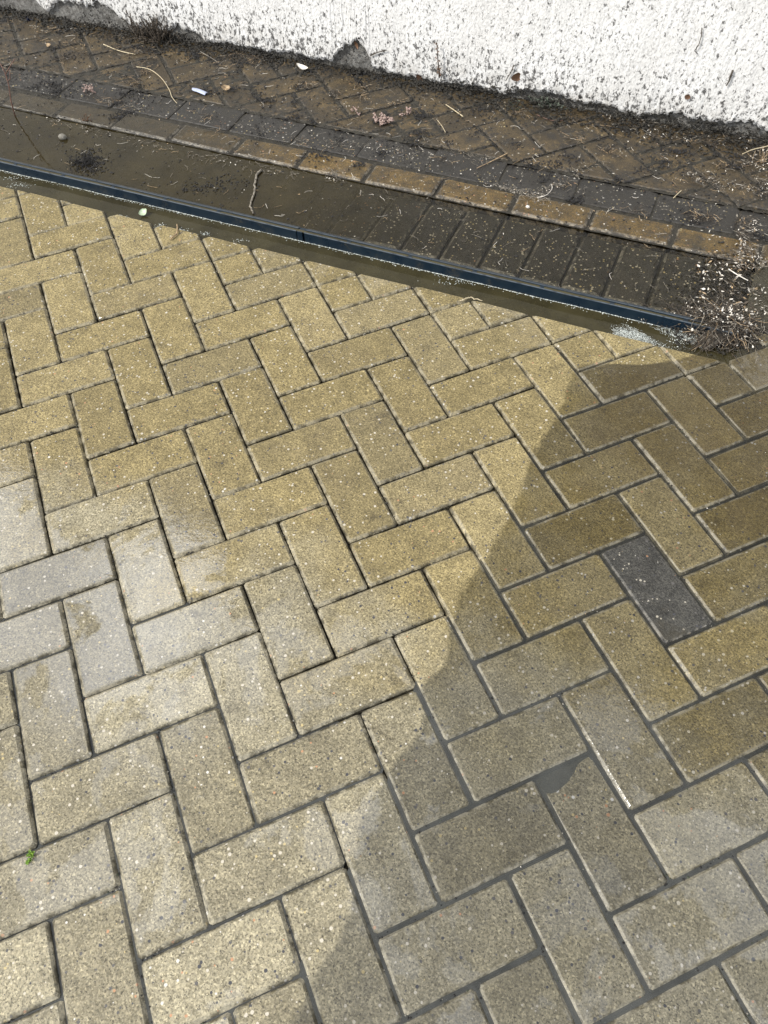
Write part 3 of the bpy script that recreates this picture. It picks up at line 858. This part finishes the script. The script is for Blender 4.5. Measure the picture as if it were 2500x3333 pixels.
# thick drift at the right: a strip crossing the edging rows and a mat near the end of the drain
def drift(poly, n, smin, smax, hair_p=.3, lift=.004):
    xs_ = [p[0] for p in poly]; ys_ = [p[1] for p in poly]; c = 0; tries = 0
    while c < n and tries < n * 30:
        tries += 1
        x, y = rnd.uniform(min(xs_), max(xs_)), rnd.uniform(min(ys_), max(ys_))
        ins = False; j = len(poly) - 1
        for i in range(len(poly)):
            (xi, yi), (xj, yj) = poly[i], poly[j]
            if (yi > y) != (yj > y) and x < (xj - xi) * (y - yi) / (yj - yi) + xi: ins = not ins
            j = i
        if not ins: continue
        q = G(x, y, 0)
        if fb(q[0] * 2.3 + q[1] * 1.1, 111, 3, 6) + fb(q[1] * 2.1 - q[0], 112, 3, 6) < -.28: continue
        z = top_z(q[0], q[1]) + rnd.uniform(0, lift) + .003; c += 1
        if rnd.random() < hair_p: hair(q[0], q[1], z, rnd.uniform(.012, .04), rnd.choice((3, 3, 3, 2)), .0006)
        else: bit(q[0], q[1], z, rnd.uniform(smin, smax), rnd.choices((0, 1, 2, 3), (.34, .12, .26, .28))[0])
drift([(1586, 435), (1640, 440), (1632, 520), (1650, 580), (1584, 580), (1592, 500)], 420, .003, .009, .25, .006)
drift([(1510, 560), (1590, 530), (1740, 560), (1740, 680), (1640, 680), (1560, 660), (1505, 640)], 460, .004, .0110, .22, .005)
drift([(1480, 650), (1560, 640), (1640, 670), (1620, 720), (1540, 740), (1490, 720)], 230, .003, .008, .35, .02)
drift([(1600, 350), (1659, 300), (1700, 420), (1640, 440), (1590, 400)], 260, .003, .008, .5)
drift([(1470, 380), (1600, 350), (1620, 380), (1560, 420)], 120, .003, .007, .4)
drift([(1240, 235), (1400, 250), (1640, 310), (1600, 330), (1380, 300)], 330, .003, .008, .5)
drift([(1390, 690), (1500, 655), (1520, 640), (1500, 690)], 90, .002, .005, .5)
for _ in range(260):                          # grit and seeds lying on the front paving
    x = rnd.uniform(-1.2, 1.4); y = rnd.uniform(-.7, .87); bit(x, y, .0007, rnd.choice((.0016, .002, .003)), rnd.choice((0, 0, 1)))
tag(li.build('leaf_litter', [MPALE, MTAN, MROOT, MTWIG]), kind='stuff')

# the heap of twigs caught at the end of the drain
HC = G(1556, 706, 0)
hp = Soup()
def mound(x, y): return .042 * math.exp(-(((x - HC[0]) / .056) ** 2 + ((y - HC[1] - .004) / .036) ** 2))
for _ in range(760):
    x, y = HC[0] + rnd.gauss(0, .042), HC[1] + rnd.gauss(0, .023)
    z = mound(x, y) * rnd.uniform(.3, 1.05) - .006; a = rnd.uniform(0, 6.28); ln = rnd.uniform(.02, .07); pts = []
    for k in range(4):
        pts.append((x, y, max(z, top_z(x, y) - .001) + rnd.gauss(0, .002))); a += rnd.gauss(0, .35)
        x += math.cos(a) * ln / 3; y += math.sin(a) * ln / 3; z += rnd.gauss(0, .004)
    hp.tube(pts, rnd.uniform(.0005, .0012), .0004, 4, rnd.choice((0, 0, 0, 0, 5, 2, 2, 5, 0, 4)))
for _ in range(300):
    x, y = HC[0] + rnd.gauss(0, .050), HC[1] + rnd.gauss(0, .028)
    hp.flake((x, y, mound(x, y) + rnd.uniform(-.006, .003)), rnd.uniform(.003, .011), rnd.uniform(.0015, .0045), rnd.uniform(0, 6.28), rnd.gauss(0, .6), rnd.gauss(0, .6), .2, rnd.choices((3, 2, 4, 0), (.6, .08, .08, .24))[0])
for _ in range(2200):
    x, y = HC[0] + rnd.gauss(0, .046), HC[1] + rnd.gauss(0, .027)
    hp.lump((x, y, mound(x, y) * rnd.uniform(.2, .95) - .006), rnd.uniform(.002, .005), .8, 5)
for _ in range(160):                          # wet twigs trailing down into the outlet
    q = G(1500 + rnd.gauss(0, 16) + 20, 742 + rnd.gauss(0, 9), 0); q2 = G(1560 + rnd.gauss(0, 14), 715 + rnd.gauss(0, 6), .01)
    t0, t1 = rnd.uniform(0, .5), rnd.uniform(.5, 1)
    a_, b_ = q + (q2 - q) * t0, q + (q2 - q) * t1
    hp.tube([(a_[0], a_[1], -.006), ((a_[0] + b_[0]) / 2, (a_[1] + b_[1]) / 2, .004), (b_[0], b_[1], .008)], .0008, .0005, 4, rnd.choice((0, 0, 2)))
for _ in range(1500):
    q = G(1560 + rnd.gauss(0, 55), 640 + rnd.gauss(0, 45), 0)
    if q[1] > .985 or q[0] > 1.16: hp.lump((q[0], q[1], top_z(q[0], q[1]) + rnd.uniform(0, .002)), rnd.uniform(.001, .004), .6, 5)
tag(hp.build('twig_heap', [MTWIG, MTWIG, MROOT, MPALE, MTAN, MSOIL]), kind='stuff')

# ------------------------------------------------------------------ single things
def stick(name, label, cat, pts, r0, r1, mat, lift=.002, group=None, wob=.0):
    W3 = []
    for p in pts:
        q = G(p[0], p[1], 0); z = top_z(q[0], q[1]); q = G(p[0], p[1], z)
        W3.append((q[0], q[1], z + lift + (p[2] if len(p) > 2 else 0)))
    # smooth through the given points
    P = [np.array(w) for w in W3]; out = []
    for i in range(len(P) - 1):
        a, b, c, d = P[max(i - 1, 0)], P[i], P[i + 1], P[min(i + 2, len(P) - 1)]
        for k in range(5):
            t = k / 5
            out.append(.5 * ((2 * b) + (c - a) * t + (2 * a - 5 * b + 4 * c - d) * t * t + (3 * b - a - 3 * c + d) * t ** 3) + np.array([rnd.gauss(0, wob), rnd.gauss(0, wob), 0]))
    out.append(P[-1]); b0 = out[0]
    s = Soup(); s.tube([p - b0 for p in out], r0, r1, 6)
    return tag(s.build(name, mat, smooth=True, loc=tuple(b0)), label, cat, group)
def leafshape(name, label, cat, px, py, ln, wd, yaw, mat, curl=.4, tilt=(0, 0), lift=.002, wall=False, group=None):
    q = GW(px, py, 1.788) if wall else G(px, py, 0)
    z = 0 if wall else top_z(q[0], q[1])
    s = Soup(); n = 7; vs = []; fs = []
    for i in range(n):
        t = i / (n - 1); w = wd / 2 * math.sin(math.pi * (t * .92 + .04)) ** .75 * (1 + rnd.uniform(-.12, .12))
        x = (t - .5) * ln; zc = curl * ln * (2 * t - 1) ** 2 * .5
        for k in (-1, -.45, .45, 1): vs.append((x, w * k, zc + abs(k) ** 1.5 * curl * w * .8))
    for i in range(n - 1):
        for k in range(3): fs.append((i * 4 + k, (i + 1) * 4 + k, (i + 1) * 4 + k + 1, i * 4 + k + 1))
    N = len(vs); vs += [(a, b, c - .0005) for a, b, c in vs]; fs += [tuple(N + i for i in reversed(f)) for f in fs]
    rim = [i * 4 for i in range(n)] + [(n - 1) * 4 + 1, (n - 1) * 4 + 2] + [i * 4 + 3 for i in reversed(range(n))] + [2, 1]
    for a, b in zip(rim, rim[1:] + rim[:1]): fs.append((a, b, N + b, N + a))
    s.add(vs, fs)
    o = s.build(name, mat, smooth=True)
    o.rotation_euler = (math.pi / 2 + tilt[0], tilt[1], yaw) if wall else (tilt[0], tilt[1], yaw)
    o.location = (q[0], q[1], q[2]) if wall else (q[0], q[1], z + lift)
    return tag(o, label, cat, group)

stick('straw', 'short straight pale straw on muddy bricks below the brown tuft at the wall', 'straw', [(224, 97), (258, 111), (294, 119)], .0017, .0014, MSTRAW)
stick('straw', 'long curved tan straw bending down to the dark edging row beside the plastic scrap', 'straw', [(296, 147), (325, 153), (350, 172), (366, 196), (372, 212), (383, 226)], .0013, .0010, MSTRAW, .004)
stick('straw', 'straight cream straw lying across the muddy bricks right of the pink stonecrop', 'straw', [(963, 228), (985, 243), (1000, 254)], .0012, .0018, MSTRAW, .003)
stick('twig', 'bare tan twig slanting over the dark edging row', 'twig', [(1030, 366), (1060, 352), (1096, 334)], .0010, .0017, MTAN, .004)
stick('twig', 'forked pale twig lying over the brown edging row under white litter', 'twig', [(1160, 430), (1180, 424), (1192, 410), (1190, 400)], .0009, .0007, MPALE, .004)
stick('root', 'knotted pale root standing across the puddle from the drain to its middle', 'root', [(549, 464), (541, 449), (546, 432), (551, 412), (552, 395), (556, 378), (566, 369)], .0022, .0032, MROOT, .004, wob=.0008)
stick('twig', 'dark thin twig at the right wall foot', 'twig', [(1590, 297), (1620, 300), (1659, 307)], .0013, .0010, MTWIG, .008)
stick('stem', 'yellowish stem arching over litter at the right edge below the wall', 'stem', [(1600, 342), (1620, 333), (1640, 328), (1659, 324)], .0012, .0016, MSTRAW, .012)
stick('straw', 'tiny pale straw on the dark edging row near its right end', 'straw', [(1454, 430), (1463, 421), (1471, 414)], .0012, .0012, MSTRAW, .003)
stick('twig', 'pinkish forked twig lying just below the soil bank in the middle', 'twig', [(1520 * .26 + 764, 250), (1190, 262), (1218, 262)], .0010, .0008, MREDT, .003)
stick('twig', 'cream chewed twig resting on the cut ochre bricks beside the drain water', 'twig', [(994, 653), (1005, 648), (1014, 645), (1024, 648), (1042, 652)], .0016, .0009, MSTRAW, .004, wob=.0008)
stick('sprig', 'small orange brown sprig on the cut ochre brick left of centre', 'sprig', [(383, 487), (384, 500), (379, 511), (369, 519)], .0016, .0022, MTAN, .004, wob=.0006)
stick('twig', 'curled tan twig looping out at the right side of the twig heap', 'twig', [(1500, 693, .01), (1540, 697, .014), (1570, 712, .01), (1600, 716, .006), (1615, 704, .008), (1613, 690, .012)], .0016, .0012, MTAN, .004)
stick('twig', 'long straight brown twig lying over the front of the twig heap', 'twig', [(1455, 692, .012), (1500, 694, .016), (1545, 697, .018), (1590, 676, .02)], .0014, .0010, MTWIG, .002)
stick('twig', 'white bare twig in the pale leaf litter at the right', 'twig', [(1570, 590), (1590, 603), (1612, 615)], .0014, .0010, MPALE, .012)
stick('straw', 'pale straw splinter at the centre of the strip beside the wall', 'straw', [(945, 262), (955, 275), (962, 288)], .0009, .0008, MSTRAW, .003)
stick('twig', 'brown twig slanting up towards the wall left of the tuft', 'twig', [(208, 76), (220, 68), (232, 59)], .0013, .0011, MTWIG, .003)
stick('twig', 'thin pale twig on the muddy bricks right of the tuft', 'twig', [(434, 114), (455, 126), (473, 138)], .0013, .0010, MROOT, .003)

leafshape('leaf', 'pale green curled leaf floating against the cut bricks in the drain gap', 'leaf', 309, 456, .024, .019, .9, MPGRN, .55, (.35, -.3), .004)
leafshape('leaf', 'crumpled cream leaf right of the bluish plastic scrap', 'leaf', 488, 195, .028, .024, .4, MTAN, .5, (.25, .2), .004)
leafshape('leaf', 'twisted whitish leaf on the muddy bricks near the wall', 'leaf', 655, 151, .050, .016, -.35, MPALE, .3, (.3, 0), .006)
leafshape('leaf', 'small tan leaf on the muddy bricks at far left', 'leaf', 107, 102, .024, .016, -.5, MTAN, .4, (.3, 0), .004)
leafshape('leaf', 'rust brown leaf stuck to the white wall just above the soil', 'leaf', 1116, 166, .034, .026, .6, MRUST, .2, (0, 0), 0, True)
leafshape('leaf', 'small dark red leaf stuck to the white wall on the right', 'leaf', 1485, 209, .016, .014, .2, MRUST, .2, (0, .4), 0, True)
leafshape('leaf', 'thin tan leaf standing at the tip of the grey bare patch on the wall', 'leaf', 770, 97, .022, .010, .2, MRUST, .3, (0, 1.2), 0, True)
leafshape('leaf', 'rust leaf standing in the soil at the wall foot near the upright stalk', 'leaf', 905, 167, .028, .014, .6, MRUST, .4, (0, .9), 0, True)

# plastic scrap: a bent, translucent bluish strip
q = G(432, 200, 0); s = Soup(); vs = []; nx = 9
for i in range(nx):
    t = i / (nx - 1); w = .0085 * (1 if t > .14 else .45 + t * 3.6)
    for y, z in ((-w, 0), (-w * .3, .0035), (w * .5, .0032), (w, 0)): vs.append(((t - .5) * .062, y + .002 * math.sin(t * 4), z + .002 * t))
fs = [(i * 4 + k, (i + 1) * 4 + k, (i + 1) * 4 + k + 1, i * 4 + k + 1) for i in range(nx - 1) for k in range(3)]
N = len(vs); vs += [(a, b, c - .0012) for a, b, c in vs]; fs += [tuple(N + i for i in reversed(f)) for f in fs]
for i in range(nx - 1):
    fs.append((i * 4, N + i * 4, N + i * 4 + 4, i * 4 + 4)); fs.append((i * 4 + 3, i * 4 + 7, N + i * 4 + 7, N + i * 4 + 3))
fs += [(0, 1, N + 1, N), (1, 2, N + 2, N + 1), (2, 3, N + 3, N + 2)]; e = (nx - 1) * 4
fs += [(e + 1, e, N + e, N + e + 1), (e + 2, e + 1, N + e + 1, N + e + 2), (e + 3, e + 2, N + e + 2, N + e + 3)]
s.add(vs, fs); o = s.build('plastic_scrap', MSCRAP, smooth=True); o.location = (q[0], q[1], .003); o.rotation_euler = (0, 0, -.23)
tag(o, 'bluish white plastic scrap lying on the muddy bricks left of the cream leaf', 'litter')
q = G(65, 45, 0); s = Soup()
for k in range(5): s.flake((rnd.gauss(0, .008), rnd.gauss(0, .004), .002), .016, .008, rnd.uniform(0, 6), .4, .3, .3)
o = s.build('wrapper_scrap', MBLUE, loc=(q[0], q[1], .001)); tag(o, 'tiny dark blue crumpled wrapper scrap near the wall at far left', 'litter')

def stone(label, px, py, r, mat):
    q = G(px, py, 0); z = top_z(q[0], q[1]); bm = bpy.data.meshes.new('pebble')
    s = Soup(); vs = []; fs = []; nu, nv = 9, 6
    for j in range(nv + 1):
        ph = math.pi * j / nv
        for i in range(nu):
            th = 2 * math.pi * i / nu; k = r * (1 + .22 * fb(i * .31 + j * .7, px % 17, 2, 2))
            vs.append((k * math.sin(ph) * math.cos(th), k * .8 * math.sin(ph) * math.sin(th), k * .65 * math.cos(ph)))
    fs = [(j * nu + i, (j + 1) * nu + i, (j + 1) * nu + (i + 1) % nu, j * nu + (i + 1) % nu) for j in range(nv) for i in range(nu)]
    s.add(vs, fs); tag(s.build('pebble', mat, smooth=True, loc=(q[0], q[1], z + r * .4)), label, 'pebble')
stone('grey rounded pebble standing in the puddle at left', 134, 293, .013, MGREYST)
stone('white chip lying on the brown edging row in front of the puddle', 1140, 508 - 60, .006, MPALE)
stone('small white pebble beside the soil below the wall, right of the upright stalk', 911, 181, .007, MPALE)

def plant(name, label, cat, px, py, stems, ln, r, mat, leafm, leafs, lsize, spread=.8, wall=False, lean=(0, 0), base=.006):
    q = GW(px, py, 1.785) if wall else G(px, py, 0)
    z = max(0, q[2]) if wall else top_z(q[0], q[1])
    t = thing(name, label, cat, (q[0], q[1], z))
    for k in range(stems):
        a = rnd.uniform(0, 6.28); inc = abs(rnd.gauss(0, spread)); L = ln * rnd.uniform(.6, 1.1)
        p = np.array([rnd.gauss(0, base), rnd.gauss(0, base * .7), 0]); d = np.array([math.sin(inc) * math.cos(a) + lean[0], math.sin(inc) * math.sin(a) + lean[1], math.cos(inc)])
        pts = [p]
        for i in range(4):
            d = d + np.array([rnd.gauss(0, .16), rnd.gauss(0, .16), rnd.gauss(-.05, .12)]); d /= np.linalg.norm(d)
            p = p + d * L / 4; p[2] = max(p[2], .001); pts.append(p)
        s = Soup(); s.tube(pts, r, r * .5, 5); st = s.build('stem', mat, t, True)
        if leafs:
            s = Soup()
            for i in range(leafs):
                u = rnd.uniform(.3, 1); i0 = min(int(u * 4), 3); pp = pts[i0] + (pts[i0 + 1] - pts[i0]) * (u * 4 - i0)
                if lsize[1] > .55: s.lump(pp + np.array([rnd.gauss(0, .003), rnd.gauss(0, .003), rnd.gauss(0, .002)]), lsize[0], 1.0)
                else: s.flake(pp, lsize[0] * 2, lsize[0] * 2 * lsize[1], rnd.uniform(0, 6.28), rnd.gauss(.3, .4), rnd.gauss(0, .4))
            s.build('foliage', leafm, st)
    return t
plant('dead_weed', 'brown dead weed tuft growing at the foot of the white wall', 'weed', 338, 84, 95, .080, .0016, MTWIG, MTWIG, 12, (.0048, .5), .62, base=.030)
plant('stonecrop', 'large pink stonecrop sprig on the muddy bricks beside the dark edging row', 'plant', 822, 265, 13, .026, .001, MREDT, MPINK, 12, (.0034, .6), .8, base=.010)
plant('stonecrop', 'small pale stonecrop sprig just right of the large pink one', 'plant', 880, 246, 5, .022, .001, MREDT, MPINK, 8, (.003, .6), .7, base=.006)
plant('stonecrop', 'pale stonecrop sprig on the edging row at the left above the puddle', 'plant', 190, 195, 7, .024, .001, MREDT, MPINK, 9, (.003, .6), .7, base=.008)
plant('stonecrop', 'sparse reddish stonecrop sprig just left of the large pink one', 'plant', 772, 244, 3, .020, .001, MREDT, MPINK, 7, (.0026, .6), .6, base=.005)
plant('dead_sprig', 'brown withered sprig at the edge of the puddle on the left', 'plant', 191, 258, 8, .024, .001, MRUST, MRUST, 8, (.0026, .5), .8, base=.007)
plant('weed', 'tiny bright green weed growing in a paving joint at lower left', 'weed', 66, 1850, 5, .011, .0008, MGREEN, MGREEN, 8, (.0038, .5), .6, base=.003)
plant('grass_tuft', 'small olive grass tuft in the soil below the white wall at right', 'plant', 1110, 237, 12, .035, .0007, MMOSS, MMOSS, 0, (.003, .5), 1.0, base=.01)
plant('dead_weed', 'wiry tan dead weed at the right edge of the muddy strip', 'weed', 1640, 350, 14, .045, .0008, MTAN, MPALE, 3, (.003, .5), .9, base=.012)
plant('moss_clump', 'dark tangled clump of wet roots standing in the puddle beside the drain', 'plant', 175, 348, 34, .030, .0008, MSILT, MSILT, 5, (.003, .5), 1.0, base=.020)

# reddish branched twig standing at the left frame edge, leaning
q = G(33, 252, -.009); t = thing('stem', 'thin reddish branching stem standing up from the puddle at the left frame edge', 'stem', tuple(q))
def up(px, py, h): # a point above the ground beside the stem foot
    d = CR @ np.array([(px * D2F - 1250) / FPX, -(py * D2F - 1666.5) / FPX, -1.0]); k = (q[1] - CC[1]) / d[1]; w = CC + d * k
    return (w[0] - q[0], h, w[2] - q[2])
s = Soup(); s.tube([(0, 0, 0), up(22, 220, .004), up(15, 185, .008), up(5, 160, .012), up(-6, 140, .012)], .0022, .0014, 6); s.build('branch', MREDT, t, True)
s = Soup(); s.tube([up(13, 178, .008), up(22, 170, .0), up(23, 150, -.004)], .0014, .0009, 5); s.build('branch', MREDT, t, True)
s = Soup(); s.tube([up(8, 163, .011), up(16, 150, .006), up(30, 128, .004)], .0015, .0010, 5); s.build('branch', MREDT, t, True)

# stalk leaning on the wall, with bud scales
b = GW(949, 165, 1.776); t = thing('stalk', 'dry brown scaly stalk standing upright against the white wall', 'stalk', tuple(b))
pts = []
for px, py in ((949, 168), (948, 150), (946, 130), (945, 110), (943, 90)):
    w = GW(px, py, 1.778); pts.append(w - b)
s = Soup(); s.tube(pts, .0022, .0012, 5); st = s.build('stem', MTWIG, t, True)
s = Soup()
for k in range(46):
    u_ = rnd.random() * 3.99; i = int(u_); pp = pts[i] + (pts[i + 1] - pts[i]) * (u_ - i)
    s.lump(pp + np.array([rnd.gauss(0, .003), rnd.gauss(0, .002), 0]), rnd.uniform(.0018, .0034))
s.build('bud_scale', MRUST, st)
def wallstick(label, pts, r, mat):
    P = [GW(x, y, 1.787) for x, y in pts]; s = Soup(); s.tube([p - P[0] for p in P], r, r * .6, 5)
    tag(s.build('twig', mat, smooth=True, loc=tuple(P[0])), label, 'twig')
wallstick('thin dark hooked twig stuck to the white wall at upper right', [(1516, 60), (1515, 78), (1509, 98), (1500, 110), (1508, 117)], .0013, MTWIG)
wallstick('thin dark straight twig leaning on the wall left of the rust leaf', [(1110, 140), (1104, 155), (1092, 175)], .0016, MTWIG)
wallstick('short forked dark twig on the wall right of the grey bare patch', [(800, 120), (815, 113), (835, 108)], .0020, MTWIG)
wallstick('tangled dark twig stuck to the wall at far right', [(1583, 152), (1578, 165), (1575, 175), (1569, 185)], .0028, MTWIG)
# mossy rag by the wall
q = G(1180, 228, 0); s = Soup()
for _ in range(170): s.flake((rnd.gauss(0, .022), rnd.gauss(0, .011), abs(rnd.gauss(0, .006))), rnd.uniform(.006, .014), rnd.uniform(.004, .008), rnd.uniform(0, 6.28), rnd.gauss(0, .5), rnd.gauss(0, .5), .2)
tag(s.build('moss_cushion', simple('grey_green_moss', (.12, .14, .11), .8, col2=(.05, .06, .045)), loc=(q[0], q[1], .004)), 'grey green moss cushion on the soil below the white wall', 'moss')
print('pavers', NB, 'objects', len(bpy.data.objects))
